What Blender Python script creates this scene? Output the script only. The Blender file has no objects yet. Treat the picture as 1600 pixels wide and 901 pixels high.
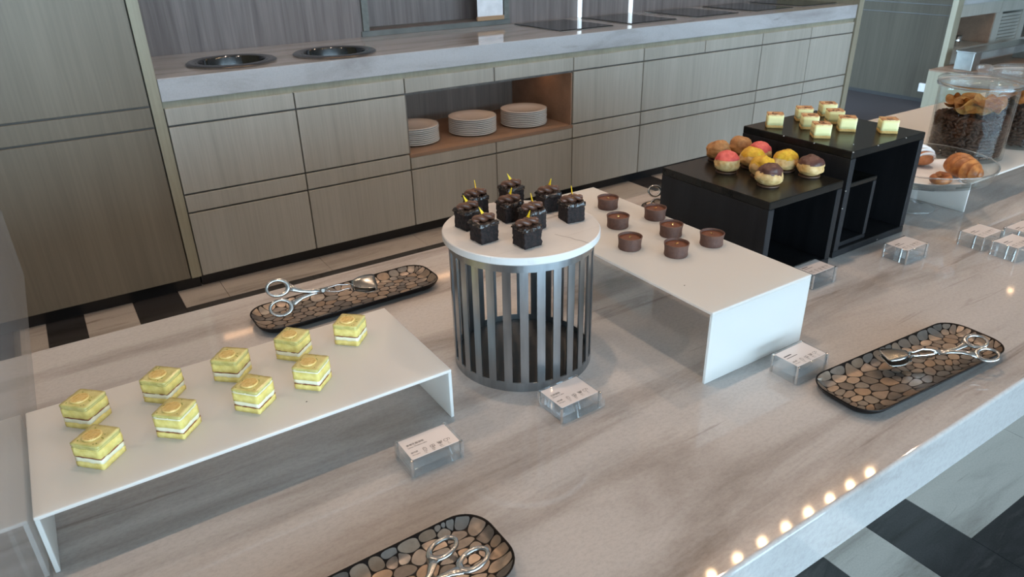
import bpy, bmesh, math, random
from mathutils import Vector, Matrix, noise
PI = math.pi
sc = bpy.context.scene
C = sc.collection
rnd = random.Random(7)

# ------------------------------------------------------------------ camera
cam_d = bpy.data.cameras.new('camera'); cam = bpy.data.objects.new('camera', cam_d); C.objects.link(cam)
yaw, pitch, roll = 0.5726, 0.4590, -0.0207
fwd = Vector((math.sin(yaw)*math.cos(pitch), math.cos(yaw)*math.cos(pitch), -math.sin(pitch)))
rt = Vector((math.cos(yaw), -math.sin(yaw), 0)); up = rt.cross(fwd)
r2 = math.cos(roll)*rt + math.sin(roll)*up; u2 = -math.sin(roll)*rt + math.cos(roll)*up
mw = Matrix((r2, u2, -fwd)).transposed().to_4x4(); mw.translation = (0, 0, 1.4)
cam.matrix_world = mw
cam_d.sensor_width = 36; cam_d.lens = 1114.2/1600*36; cam_d.clip_start = .02; cam_d.clip_end = 60
cam_d.dof.use_dof = True; cam_d.dof.focus_distance = .95; cam_d.dof.aperture_fstop = 18
sc.camera = cam

# ------------------------------------------------------------------ world, lights, exposure
w = bpy.data.worlds.new('sky'); sc.world = w; w.use_nodes = True
bg = w.node_tree.nodes['Background']; bg.inputs[0].default_value = (.58, .80, 1, 1); bg.inputs[1].default_value = 14.6
vs = sc.view_settings; vs.view_transform = 'Standard'; vs.look = 'None'; vs.gamma = 1; vs.use_curve_mapping = False
vs.exposure = 0.0
sc.cycles.max_bounces = 10; sc.cycles.diffuse_bounces = 3; sc.cycles.glossy_bounces = 4
sc.cycles.transmission_bounces = 8; sc.cycles.transparent_max_bounces = 16
sc.cycles.sample_clamp_indirect = 6; sc.cycles.use_denoising = True
def area(name, loc, sx, sy, power, col, rot, portal=False):
    d = bpy.data.lights.new(name, 'AREA'); d.shape = 'RECTANGLE'; d.size = sx; d.size_y = sy; d.energy = power; d.color = col
    o = bpy.data.objects.new(name, d); o.location = loc; o.rotation_euler = rot; C.objects.link(o)
    if portal: d.cycles.is_portal = True
    return o
# daylight enters by the window wall behind the camera
area('window_portal', (1.2, -5.48, 1.5), 9.6, 2.5, 1, (1, 1, 1), (PI/2, 0, 0), True)
# warm downlights in the ceiling; back row added to brighten rear floor and cabinets
DOWN = [(x, .85) for x in (-.9, .4, 1.7, 3.0, 4.3, 5.6)] + [(-.6, 2.0), (1.10, 2.02), (4.45, 1.78), (5.8, 2.0), (.75, 2.8), (2.05, 2.8), (3.5, 2.75), (5.4, 2.8)]
for i, (x, y) in enumerate(DOWN):
    d = bpy.data.lights.new('downlight_beam', 'SPOT'); d.energy = 31 if y < 2.5 else 14; d.color = (1, .70, .49); d.spot_size = 2.3; d.spot_blend = .9; d.shadow_soft_size = .03
    o = bpy.data.objects.new('downlight_beam', d); o.location = (x, y, 2.78); C.objects.link(o)

# ------------------------------------------------------------------ materials
MATS = {}
def nt(name):
    m = bpy.data.materials.new(name); m.use_nodes = True
    return m, m.node_tree.nodes, m.node_tree.links, m.node_tree.nodes['Principled BSDF']
def ramp(N, stops):
    r = N.new('ShaderNodeValToRGB'); e = r.color_ramp.elements
    while len(e) < len(stops): e.new(.5)
    for k, (p, c) in enumerate(stops): e[k].position = p; e[k].color = (*c, 1)
    return r
def coords(N, L, scale=(1, 1, 1), rot=(0, 0, 0), kind='Object'):
    t = N.new('ShaderNodeTexCoord'); mp = N.new('ShaderNodeMapping')
    mp.inputs['Scale'].default_value = scale; mp.inputs['Rotation'].default_value = rot
    L.new(t.outputs[kind], mp.inputs['Vector']); return mp
def noisetex(N, L, mp, scale, detail=4, rough=.55, dist=0):
    n = N.new('ShaderNodeTexNoise'); n.inputs['Scale'].default_value = scale; n.inputs['Detail'].default_value = detail
    n.inputs['Roughness'].default_value = rough; n.inputs['Distortion'].default_value = dist
    L.new(mp.outputs[0], n.inputs['Vector']); return n
def bump(N, L, src, b, strength, dist=.001):
    bm_ = N.new('ShaderNodeBump'); bm_.inputs['Strength'].default_value = strength; bm_.inputs['Distance'].default_value = dist
    L.new(src, bm_.inputs['Height']); L.new(bm_.outputs[0], b.inputs['Normal'])
def M(name, c1, c2=None, rough=.5, metal=0, scale=20, stretch=(1, 1, 1), bmp=0, bscale=None, coat=0, bdist=.001, lo=.35, hi=.65, spec=None, sss=0):
    if name in MATS: return MATS[name]
    m, N, L, b = nt(name); c2 = c2 or tuple(v*.85 for v in c1)
    mp = coords(N, L, stretch); n = noisetex(N, L, mp, scale)
    r = ramp(N, [(lo, c2), (hi, c1)]); L.new(n.outputs[0], r.inputs[0]); L.new(r.outputs[0], b.inputs['Base Color'])
    b.inputs['Roughness'].default_value = rough; b.inputs['Metallic'].default_value = metal
    b.inputs['Coat Weight'].default_value = coat; b.inputs['Coat Roughness'].default_value = .08
    if spec is not None: b.inputs['Specular IOR Level'].default_value = spec
    if sss: b.inputs['Subsurface Weight'].default_value = sss; b.inputs['Subsurface Radius'].default_value = (.004, .003, .001); b.inputs['Subsurface Scale'].default_value = 1
    if bmp:
        n2 = noisetex(N, L, mp, bscale or scale*3, 3); bump(N, L, n2.outputs[0], b, bmp, bdist)
    MATS[name] = m; return m
def marble(name, base, mid, vein, speck, rough=.13, rot=.12):
    m, N, L, b = nt(name)
    mp = coords(N, L, (1.1, 6.5, 3), (0, 0, rot)); n = noisetex(N, L, mp, 1.5, 6, .62, .5)
    r = ramp(N, [(.30, vein), (.42, mid), (.52, base), (.66, tuple(v*1.06 for v in base)), ]); L.new(n.outputs[0], r.inputs[0])
    mp3 = coords(N, L, (1.0, 14, 4), (0, 0, rot+.1)); n3 = noisetex(N, L, mp3, 2.2, 5, .6, .8)
    r3 = ramp(N, [(.30, (.42, .36, .32)), (.37, (1, 1, 1))]); L.new(n3.outputs[0], r3.inputs[0])
    mp2 = coords(N, L, (1, 1.6, 1), (0, 0, rot)); n2 = noisetex(N, L, mp2, 170, 4, .75)
    r2_ = ramp(N, [(.30, speck), (.56, (1, 1, 1))]); L.new(n2.outputs[0], r2_.inputs[0])
    x = N.new('ShaderNodeMixRGB'); x.blend_type = 'MULTIPLY'; x.inputs[0].default_value = .6
    L.new(r.outputs[0], x.inputs[1]); L.new(r2_.outputs[0], x.inputs[2])
    x2 = N.new('ShaderNodeMixRGB'); x2.blend_type = 'MULTIPLY'; x2.inputs[0].default_value = .55
    L.new(x.outputs[0], x2.inputs[1]); L.new(r3.outputs[0], x2.inputs[2]); L.new(x2.outputs[0], b.inputs['Base Color'])
    b.inputs['Roughness'].default_value = rough; MATS[name] = m; return m
JOINT = M('joint_brown', (.15, .135, .12), None, .7)
MARBLE = marble('veined_marble', (.49, .465, .45), (.39, .36, .34), (.255, .225, .205), (.76, .75, .76), .045)
MARBLE_BACK = marble('back_marble', (.50, .52, .55), (.42, .43, .45), (.32, .32, .33), (.8, .8, .8), .06, .3)
TILE_L = marble('pale_floor_marble', (.52, .48, .44), (.42, .385, .35), (.30, .27, .24), (.75, .75, .75), .18, .5)
TILE_D = marble('dark_floor_marble', (.045, .043, .045), (.030, .029, .030), (.085, .08, .078), (.45, .45, .45), .2, .9)
def wood(name, c1, c2, sc_=9, st=(1, 1, .06), rough=.5, k=.5, spec=.3):
    m, N, L, b = nt(name)
    mp = coords(N, L, st); n = noisetex(N, L, mp, sc_, 5, .6, .3)
    r = ramp(N, [(.33, c2), (.64, c1)]); L.new(n.outputs[0], r.inputs[0])
    mpf = coords(N, L, (st[0]*6, st[1]*6, st[2]*2.5)); n2 = noisetex(N, L, mpf, sc_*3, 2, .5)
    r2_ = ramp(N, [(.35, (.82, .82, .82)), (.6, (1, 1, 1))]); L.new(n2.outputs[0], r2_.inputs[0])
    x = N.new('ShaderNodeMixRGB'); x.blend_type = 'MULTIPLY'; x.inputs[0].default_value = k
    L.new(r.outputs[0], x.inputs[1]); L.new(r2_.outputs[0], x.inputs[2]); L.new(x.outputs[0], b.inputs['Base Color'])
    b.inputs['Roughness'].default_value = rough; b.inputs['Specular IOR Level'].default_value = spec; bump(N, L, n2.outputs[0], b, .08, .0005); MATS[name] = m; return m
OAK = wood('grey_oak_laminate', (.46, .455, .415), (.385, .38, .342))
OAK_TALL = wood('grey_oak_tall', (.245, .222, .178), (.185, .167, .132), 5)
OAK_SHADED = wood('shaded_oak_laminate', (.095, .087, .07), (.07, .064, .052), 5, rough=.8, spec=.05)  # same oak, with the shade on the far cabinet side put into its colour
OAK_EDGE = wood('oak_edge', (.37, .355, .27), (.30, .285, .22))
STRIPE = wood('striped_laminate', (.235, .205, .198), (.135, .115, .112), 30, (1, 1, .03), .55, .8)
STRIPE_IN = wood('niche_laminate', (.24, .22, .20), (.16, .145, .135), 30, (1, 1, .03), .5, .7)
OAK_IN = wood('niche_wood', (.36, .24, .17), (.27, .18, .13), 10, (.1, 1, 1))
BLACKWOOD = wood('black_stained_wood', (.014, .014, .016), (.007, .007, .008), 60, (1, 1, .06), .45, .4, .3)
BLACKTOP = wood('black_lacquered_top', (.012, .012, .011), (.007, .007, .006), 60, (.06, 1, 1), .24, .4, .22)
def thin_glass(name, tint=(.97, .985, .98), ior=1.45, haze=0, hazecol=(.6, .65, .66)):
    m = bpy.data.materials.new(name); m.use_nodes = True; N = m.node_tree.nodes; L = m.node_tree.links; N.clear()
    out = N.new('ShaderNodeOutputMaterial'); t = N.new('ShaderNodeBsdfTransparent'); g = N.new('ShaderNodeBsdfGlossy'); g.inputs['Roughness'].default_value = .015
    ge = N.new('ShaderNodeNewGeometry'); mr = N.new('ShaderNodeMapRange'); mr.inputs['To Min'].default_value = ior; mr.inputs['To Max'].default_value = 1/ior; L.new(ge.outputs['Backfacing'], mr.inputs['Value'])
    f = N.new('ShaderNodeFresnel'); L.new(mr.outputs[0], f.inputs[0]); mx = N.new('ShaderNodeMixShader'); t.inputs[0].default_value = (*tint, 1)
    L.new(f.outputs[0], mx.inputs[0]); L.new(t.outputs[0], mx.inputs[1]); L.new(g.outputs[0], mx.inputs[2])
    last = mx
    if haze:
        d = N.new('ShaderNodeBsdfDiffuse'); d.inputs[0].default_value = (*hazecol, 1); m2 = N.new('ShaderNodeMixShader'); m2.inputs[0].default_value = haze  # pale diffuse haze stands in for reflections in the glass
        L.new(mx.outputs[0], m2.inputs[1]); L.new(d.outputs[0], m2.inputs[2]); last = m2
    L.new(last.outputs[0], out.inputs[0]); MATS[name] = m; return m
GLASS = thin_glass('clear_glass'); PANE = thin_glass('pane_glass', (.93, .95, .95), 1.5, .16, (.55, .55, .56))
def solid_glass(name, tint=(.97, .99, 1)):
    m, N, L, b = nt(name); b.inputs['Base Color'].default_value = (*tint, 1); b.inputs['Transmission Weight'].default_value = 1
    b.inputs['Roughness'].default_value = .02; b.inputs['IOR'].default_value = 1.49; MATS[name] = m; return m
ACRYL = thin_glass('clear_acrylic', (.985, .99, .99), 1.5, .055, (.85, .88, .90)); SOLID = solid_glass('solid_glass')
def emit(name, col, s):
    m, N, L, b = nt(name); b.inputs['Base Color'].default_value = (*col, 1); b.inputs['Emission Color'].default_value = (*col, 1); b.inputs['Emission Strength'].default_value = s; MATS[name] = m; return m
FROST = M('frosted_white_acrylic', (.92, .905, .88), (.90, .885, .86), .28, scale=3)
_N, _L = FROST.node_tree.nodes, FROST.node_tree.links   # light soaks through the milky sheet
_t = _N.new('ShaderNodeBsdfTranslucent'); _t.inputs[0].default_value = (.90, .89, .86, 1); _m = _N.new('ShaderNodeMixShader'); _m.inputs[0].default_value = .52
_L.new(_N['Principled BSDF'].outputs[0], _m.inputs[1]); _L.new(_t.outputs[0], _m.inputs[2]); _L.new(_m.outputs[0], _N['Material Output'].inputs[0])
STEEL = M('brushed_steel', (.55, .55, .54), (.46, .46, .45), .24, 1, 40)
PADDLE = M('satin_steel', (.34, .34, .33), (.28, .28, .27), .22, 1, 60)
CHROME = M('polished_chrome', (.78, .78, .77), (.74, .74, .73), .08, 1, 10)
CAGE = M('dark_brushed_metal', (.40, .43, .455), (.31, .335, .355), .28, 1, 90, (1, 1, .1), .15, 200)
CAGE_IN = M('black_base_plate', (.02, .018, .017), None, .35)
BLACKPLINTH = M('black_plinth', (.012, .012, .014), None, .35)
BLACKGLASS = M('black_hob_glass', (.006, .006, .007), None, .04)
ALU = M('satin_aluminium', (.50, .53, .52), (.44, .47, .46), .3, .9, 30)
SILL_M = M('sill_metal', (.16, .17, .165), (.11, .12, .115), .5, 0, 6, spec=.3)
FRAME_M = M('dull_grey_metal', (.17, .18, .17), (.13, .14, .13), .6, .2, 30)
PORCELAIN = M('white_porcelain', (.90, .89, .87), (.88, .87, .85), .12, scale=4, coat=.3)
PAPER = M('printed_card', (.72, .66, .64), (.70, .64, .62), .35, scale=5, coat=.5)
INK = M('grey_ink', (.07, .065, .065), None, .5)
WHITE = M('white_card', (.80, .82, .86), None, .6)
TAN = M('tan_wood', (.38, .24, .13), (.30, .18, .10), .5, scale=12, stretch=(.2, 1, 1))
PLASTER = M('plaster', (.42, .39, .36), None, .8, scale=3)
CEIL = M('ceiling_wood', (.62, .52, .45), (.56, .46, .39), .6, scale=5, stretch=(.1, 1, 1))
CARPET = M('dark_carpet', (.050, .044, .050), (.028, .025, .030), .95, scale=300, bmp=.6)
WARM = emit('warm_lamp', (1, .62, .33), 30); WARM_B = emit('warm_bulb', (1, .66, .36), 90); LED_W = emit('warm_led_strip', (1, .55, .28), 5); LED_C = emit('cool_led_strip', (.80, .92, 1), 1.1)

# ------------------------------------------------------------------ helpers
def link(o, parent=None):
    C.objects.link(o)
    if parent is not None: o.parent = parent
    return o
def thing(name, label, cat, loc=(0, 0, 0), rotz=0, group=None):
    o = bpy.data.objects.new(name, None); o.empty_display_size = .02; link(o); o.location = loc; o.rotation_euler = (0, 0, rotz)
    o['label'] = label; o['category'] = cat
    if group: o['group'] = group
    return o
def tag(o, label, cat, group=None):
    o['label'] = label; o['category'] = cat
    if group: o['group'] = group
    return o
def mesh_obj(name, bm, mat, parent=None, smooth=False, loc=None):
    me = bpy.data.meshes.new(name); bmesh.ops.recalc_face_normals(bm, faces=bm.faces); bm.to_mesh(me); bm.free()
    for m in (mat if isinstance(mat, (list, tuple)) else [mat]): me.materials.append(m)
    if smooth:
        for p in me.polygons: p.use_smooth = True
        if smooth == 'auto': me.set_sharp_from_angle(angle=.7)
    o = bpy.data.objects.new(name, me); link(o, parent)
    if loc: o.location = loc
    return o
def struct(o): o['kind'] = 'structure'; return o
def add_box(bm, x0, x1, y0, y1, z0, z1, mi=0):
    v = [bm.verts.new((x, y, z)) for z in (z0, z1) for x, y in ((x0, y0), (x1, y0), (x1, y1), (x0, y1))]
    fs = []
    for f in ((0, 3, 2, 1), (4, 5, 6, 7), (0, 1, 5, 4), (1, 2, 6, 5), (2, 3, 7, 6), (3, 0, 4, 7)):
        q = bm.faces.new([v[i] for i in f]); q.material_index = mi; fs.append(q)
    return v, fs
def box(name, x0, x1, y0, y1, z0, z1, mat, parent=None, bev=0, seg=1):
    """box in world coordinates, put under parent (whose own location is taken off)"""
    if parent is not None:
        p = parent
        while p is not None: l = p.location; x0 -= l.x; x1 -= l.x; y0 -= l.y; y1 -= l.y; z0 -= l.z; z1 -= l.z; p = p.parent
    bm = bmesh.new(); add_box(bm, x0, x1, y0, y1, z0, z1)
    if bev: bmesh.ops.bevel(bm, geom=bm.edges[:], offset=bev, segments=seg, profile=.5, affect='EDGES')
    return mesh_obj(name, bm, mat, parent)
def lathe(bm, prof, n=32, close=False, cx=0, cy=0, mi=0):
    rings = []
    for r, z in prof:
        if r < 1e-6: rings.append([bm.verts.new((cx, cy, z))])
        else: rings.append([bm.verts.new((cx+r*math.cos(2*PI*k/n), cy+r*math.sin(2*PI*k/n), z)) for k in range(n)])
    pairs = list(zip(rings, rings[1:]))
    if close: pairs.append((rings[-1], rings[0]))
    for a, b in pairs:
        for k in range(n):
            k2 = (k+1) % n
            if len(a) == 1 and len(b) == 1: continue
            if len(a) == 1: f = bm.faces.new((a[0], b[k2], b[k]))
            elif len(b) == 1: f = bm.faces.new((a[k], a[k2], b[0]))
            else: f = bm.faces.new((a[k], a[k2], b[k2], b[k]))
            f.material_index = mi
def sweep(bm, pts, rads, n=10, closed=False, upv=(0, 0, 1)):
    """tube along pts; rads = (half width in plane, half height) per point"""
    upv = Vector(upv); P = [Vector(p) for p in pts]; rings = []; N_ = len(P)
    for i in range(N_):
        a = P[(i-1) % N_] if (closed or i) else P[0]; b = P[(i+1) % N_] if (closed or i < N_-1) else P[-1]
        t = (b-a).normalized(); s = t.cross(upv)
        s = s.normalized() if s.length > 1e-5 else Vector((1, 0, 0)); u = s.cross(t)
        w_, h_ = rads[i] if isinstance(rads, list) else rads
        rings.append([bm.verts.new(P[i]+s*(w_*math.cos(2*PI*k/n))+u*(h_*math.sin(2*PI*k/n))) for k in range(n)])
    for i in range(N_ if closed else N_-1):
        a, b = rings[i], rings[(i+1) % N_]
        for k in range(n): bm.faces.new((a[k], a[(k+1) % n], b[(k+1) % n], b[k]))
    if not closed: bm.faces.new(rings[0][::-1]); bm.faces.new(rings[-1])
def roundrect(w_, d, r, n=6):
    r = max(r, 1e-4); out = []
    for cx, cy, a0 in ((w_/2-r, d/2-r, 0), (-w_/2+r, d/2-r, PI/2), (-w_/2+r, -d/2+r, PI), (w_/2-r, -d/2+r, 1.5*PI)):
        for k in range(n+1): a = a0+PI/2*k/n; out.append((cx+r*math.cos(a), cy+r*math.sin(a)))
    return out
def loft(bm, loops, cap0=True, cap1=True):
    R = [[bm.verts.new(p) for p in l] for l in loops]; n = len(R[0])
    for a, b in zip(R, R[1:]):
        for k in range(n): bm.faces.new((a[k], a[(k+1) % n], b[(k+1) % n], b[k]))
    if cap0: bm.faces.new(R[0][::-1])
    if cap1: bm.faces.new(R[-1])
def rough_slab(bm, s, z0, z1, n=8, nz=2, amp=.0006, seed=0, top_amp=None, taper=0, mi=0):
    """square slab of side s with crumbly displaced sides"""
    def disp(x, y, z):
        v = Vector((x*260+seed*13.1, y*260+seed*3.7, z*260))
        d = noise.noise_vector(v)*amp + noise.noise_vector(v*2.7)*amp*.5
        f = 1-taper*(z-z0)/max(z1-z0, 1e-6)
        return (x*f+d.x, y*f+d.y, z+(d.z*(top_amp if top_amp is not None else 1) if z > z0+1e-6 else 0))
    grid = {}
    def V(i, j, k):
        if (i, j, k) not in grid:
            x = (i/n-.5)*s; y = (j/n-.5)*s
            q = s*.5-.0009   # soften vertical corners
            if abs(x) > q and abs(y) > q: x *= .975; y *= .975
            grid[i, j, k] = bm.verts.new(disp(x, y, z0+(z1-z0)*k/nz))
        return grid[i, j, k]
    fs = []
    for i in range(n):
        for j in range(n):
            fs.append(bm.faces.new((V(i, j, 0), V(i, j+1, 0), V(i+1, j+1, 0), V(i+1, j, 0)))); fs.append(bm.faces.new((V(i, j, nz), V(i+1, j, nz), V(i+1, j+1, nz), V(i, j+1, nz))))
        for k in range(nz):
            for a, b in (((i, 0), (i+1, 0)), ((i+1, n), (i, n)), ((0, i+1), (0, i)), ((n, i), (n, i+1))):
                fs.append(bm.faces.new((V(*a, k), V(*b, k), V(*b, k+1), V(*a, k+1))))
    for f in fs: f.material_index = mi
def dup(root, loc, rotz, label=None, group=None):
    r = root.copy(); C.objects.link(r); r.location = loc; r.rotation_euler = (0, 0, rotz)
    if label: r['label'] = label
    if group: r['group'] = group
    for ch in list(root.children):
        c = ch.copy(); C.objects.link(c); c.parent = r
        for g in list(ch.children):
            d = g.copy(); C.objects.link(d); d.parent = c
    return r

# ------------------------------------------------------------------ room shell
fl = struct(box('floor', -4, 10, -5.5, 6.5, -.06, -.004, TILE_D))
TILES = [  # x0 x1 y0 y1 pale?   laid as seen on both sides of the buffet counter
 (1.338, 1.517, -.25, 1.0, 1), (1.517, 1.70, -.5, 1.0, 0), (1.70, 2.24, .497, 1.0, 1), (2.24, 2.78, .497, 1.0, 1), (1.70, 2.24, .314, .497, 0), (2.24, 2.78, .314, .497, 0),
 (1.70, 2.24, -.05, .314, 1), (2.24, 2.78, -.05, .314, 1), (1.155, 1.338, -.25, .67, 0), (.97, 1.155, -.25, .67, 1), (.79, .97, -.25, .67, 0),
 (-.33, -.215, 2.86, 3.26, 1), (-.51, -.33, 2.86, 3.26, 0), (-.215, -.077, 2.86, 3.26, 0), (-.077, .112, 2.86, 3.26, 1), (.112, .297, 2.86, 3.26, 0),
 (.297, .479, 3.035, 3.26, 1), (.479, .95, 3.035, 3.26, 1), (.95, 1.46, 3.035, 3.26, 1), (1.46, 2.0, 3.035, 3.26, 1), (2.0, 2.42, 3.035, 3.26, 0), (2.42, 2.66, 2.86, 3.26, 0),
 (.297, .85, 2.86, 3.035, 0), (.85, 1.4, 2.86, 3.035, 0), (1.4, 1.95, 2.86, 3.035, 0), (1.95, 2.42, 2.86, 3.035, 0),
 (2.66, 2.972, 2.98, 3.26, 1), (2.972, 3.163, 2.98, 3.26, 0), (3.163, 3.335, 3.075, 3.26, 1), (3.335, 3.88, 3.075, 3.26, 1), (3.163, 3.88, 2.98, 3.075, 0),
 (2.66, 3.2, 2.8, 2.98, 0), (3.2, 3.88, 2.8, 2.98, 0)]
for yy, w_ in ((1.05, .30), (1.35, .30), (1.65, .30), (1.95, .30), (2.25, .30), (2.55, .25)):
    x = -1.2
    while x < 3.8: TILES.append((x, x+.5, yy, yy+w_, int(rnd.random() < .5))); x += .5
for j, (y0_, y1_) in enumerate(((2.8, 3.0), (3.0, 3.26), (2.5, 2.8))):
    x = 3.88
    while x < 6.25: TILES.append((x, x+.37, y0_, y1_, (int(round((x-3.88)/.37))+j+1) % 2)); x += .37
for (x0, x1, y0, y1, p) in TILES:
    box('tile', x0+.0008, x1-.0008, y0+.0008, y1-.0008, -.02, 0, TILE_L if p else TILE_D, fl)
struct(box('trim_1', 5.07, 6.6, 3.262, 6.4, -.02, .004, CARPET))
struct(box('ceiling', -4, 10, -5.5, 6.5, 2.9, 3.0, CEIL))
wb = bpy.data.objects.new('wall_back', None)
bm = bmesh.new()   # striped laminate wall with one recess
for q in ((-4, 1.60, 0, 2.9), (2.47, 5.02, 0, 2.9), (1.60, 2.47, 0, .95), (1.60, 2.47, 1.62, 2.9)): add_box(bm, q[0], q[1], 3.87, 3.97, q[2], q[3])
add_box(bm, 1.5, 2.57, 4.06, 4.10, .85, 1.7)
struct(mesh_obj('wall_back', bm, STRIPE))
struct(box('wall_far', 5.0, 10, 6.4, 6.5, 0, 2.9, PLASTER))
struct(box('wall_left', -4.1, -4, -5.5, 6.5, 0, 2.9, PLASTER))
struct(box('wall_right', 10, 10.1, -5.5, 6.5, 0, 2.9, PLASTER))
bm = bmesh.new()
for q in ((-4, 10, 0, .28), (-4, 10, 2.72, 2.9), (6.0, 10, .28, 2.72), (-4, -3.6, .28, 2.72)): add_box(bm, q[0], q[1], -5.6, -5.5, q[2], q[3])
struct(mesh_obj('wall_front', bm, PLASTER))
for k in range(6):
    x0 = -3.6+k*1.6; f = struct(box('window_%d' % (k+1), x0+.05, x0+1.55, -5.56, -5.555, .33, 2.67, GLASS))
    bm = bmesh.new()
    for q in ((x0, x0+.05, .28, 2.72), (x0+1.55, x0+1.6, .28, 2.72), (x0+.05, x0+1.55, .28, .33), (x0+.05, x0+1.55, 2.67, 2.72)): add_box(bm, q[0], q[1], -5.59, -5.5, q[2], q[3])
    mesh_obj('window_frame', bm, BLACKPLINTH, f)

# ------------------------------------------------------------------ back counter and its cabinets
YF = 3.18
wt = thing('worktop', 'long pale marble worktop with thick bright front edge over grey oak cabinets', 'worktop', (2.7, 3.5, .83))
box('slab', .407, 5.01, YF, 3.87, .83, .92, MARBLE_BACK, wt, .002)
def cabinet(label, x0, x1, splits, niche=None, cat='cabinet'):
    t = thing('base_cabinet', label, cat, ((x0+x1)/2, YF+.3, 0))
    bm = bmesh.new(); l = t.location
    a1_w = x1; a0, a1 = x0-l.x, x1-l.x; f0 = YF+.02-l.y; f1 = 3.85-l.y
    if niche:
        n0, n1 = niche
        add_box(bm, a0, a1, f0, f1, .06, n0-.018); add_box(bm, a0, a1, f0, f1, n1, .80); add_box(bm, a0, a0+.012, f0, f1, n0, n1); add_box(bm, a1-.005, a1, f0, f1, n0, n1); add_box(bm, a0+.012, a1-.005, 3.78-l.y, f1, n0, n1)
        mesh_obj('carcass', bm, STRIPE_IN, t)
        box('niche_light', x0+.1, a1_w-.03, 3.40, 3.42, n1-.008, n1-.0005, LED_W, t)
        box('shelf', x0, x1, YF+.0, 3.84, n0-.017, n0, OAK_IN, t)
        box('side_lining', x1-.012, x1-.005, YF+.005, 3.78, n0, n1, OAK_IN, t)
    else:
        add_box(bm, a0, a1, f0, f1, .06, .80); mesh_obj('carcass', bm, JOINT, t)
    box('top_rail', x0, x1, YF+.012, 3.85, .802, .829, OAK_EDGE, t)
    box('plinth', x0, x1, YF+.05, 3.8, 0, .06, BLACKPLINTH, t)
    g = .003
    for (s0, s1) in splits['top']: box('drawer_front', s0+g, s1-g, YF, YF+.02, .735, .803, OAK, t, .0015)
    for (s0, s1) in splits.get('mid', []): box('door', s0+g, s1-g, YF, YF+.02, .444, .727, OAK, t, .0015)
    for (s0, s1) in splits['low']:
        box('drawer_front', s0+g, s1-g, YF, YF+.02, .362, .436 if not niche else n0-.019, OAK, t, .0015); box('door', s0+g, s1-g, YF, YF+.02, .066, .354, OAK, t, .0015)
    return t
def one(a, b): return {'top': [(a, b)], 'mid': [(a, b)], 'low': [(a, b)]}
cabinet('grey oak base cabinet below the left food well, beside the tall cabinet', .407, .935, one(.407, .935))
cabinet('grey oak base cabinet directly left of the open plate niche', .935, 1.466, one(.935, 1.466))
cabinet('grey oak base cabinet with an open lit niche holding three plate stacks', 1.466, 2.48, {'top': [(1.466, 1.97), (1.97, 2.48)], 'low': [(1.466, 1.97), (1.97, 2.48)]}, (.437, .722))
cabinet('narrow grey oak base cabinet directly right of the plate niche', 2.48, 2.995, one(2.48, 2.995))
cabinet('wide grey oak base cabinet with one full-width door behind the black boxes', 2.995, 4.03, {'top': [(2.995, 3.5), (3.5, 4.03)], 'mid': [(2.995, 4.03)], 'low': [(2.995, 4.03)]})
cabinet('grey oak base cabinet at the right end of the long back counter', 4.03, 5.01, {'top': [(4.03, 4.53), (4.53, 5.01)], 'mid': [(4.03, 4.53), (4.53, 5.01)], 'low': [(4.03, 4.53), (4.53, 5.01)]})
tag(box('end_panel', 5.012, 5.065, YF-.01, 3.99, .0, 2.5, OAK_EDGE), 'tall pale oak end panel closing the right end of the back counter', 'panel')
t = thing('tall_cabinet', 'tall grey oak cabinet at the left edge of the picture', 'cabinet', (-.5, 3.5, 0))
box('carcass', -1.6, .36, YF+.012, 3.86, .064, 2.3, JOINT, t); box('plinth', -1.6, .40, YF+.045, 3.8, 0, .064, BLACKPLINTH, t)
box('side_panel', .363, .405, YF, 3.868, .064, 2.3, OAK_EDGE, t, .001)
for a, b in ((-1.6, -.66), (-.654, .357)):
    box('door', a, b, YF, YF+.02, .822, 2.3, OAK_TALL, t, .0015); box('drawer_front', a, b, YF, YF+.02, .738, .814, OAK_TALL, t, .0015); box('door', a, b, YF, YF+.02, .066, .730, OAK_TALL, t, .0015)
# soffit over the counter with its warm led strip
struct(box('trim_2', -1.6, 5.0, 3.35, 3.87, 2.3, 2.9, OAK))
tag(box('led_strip', .5, 4.95, 3.60, 3.63, 2.285, 2.297, LED_W), 'warm light strip under the soffit above the back counter', 'light strip')
for k, (x, side) in enumerate(((3.05, 'left'), (3.484, 'right'))):
    o = box('light_strip', x-.011, x+.011, 3.852, 3.868, .921, 2.2, LED_C)
    tag(o, '%s of two thin vertical white light strips on the striped back wall' % side, 'light strip')
# recess frame and card
t = thing('recess_frame', 'grey metal frame around the recess in the striped back wall', 'frame', (2.03, 3.85, .95))
box('sill', 1.555, 2.515, 3.860, 4.05, .921, .949, SILL_M, t); 
for a, b in ((1.565, 1.60), (2.47, 2.505)): box('jamb', a, b, 3.855, 3.869, .951, 1.62, FRAME_M, t)
box('head', 1.55, 2.52, 3.845, 3.869, 1.621, 1.67, FRAME_M, t)
for a, b in ((1.575, 1.60), (2.47, 2.495)): box('inner_lining', a+.0, b-.0, 3.975, 4.05, .951, 1.60, FRAME_M, t)
t = thing('menu_card', 'white upright card in a wooden base on the recess sill', 'card', (2.37, 3.87, .951))
box('card', 2.285, 2.462, 3.856, 3.859, .962, 1.40, WHITE, t); box('base', 2.28, 2.468, 3.850, 3.866, .951, .975, TAN, t, .002)
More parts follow.
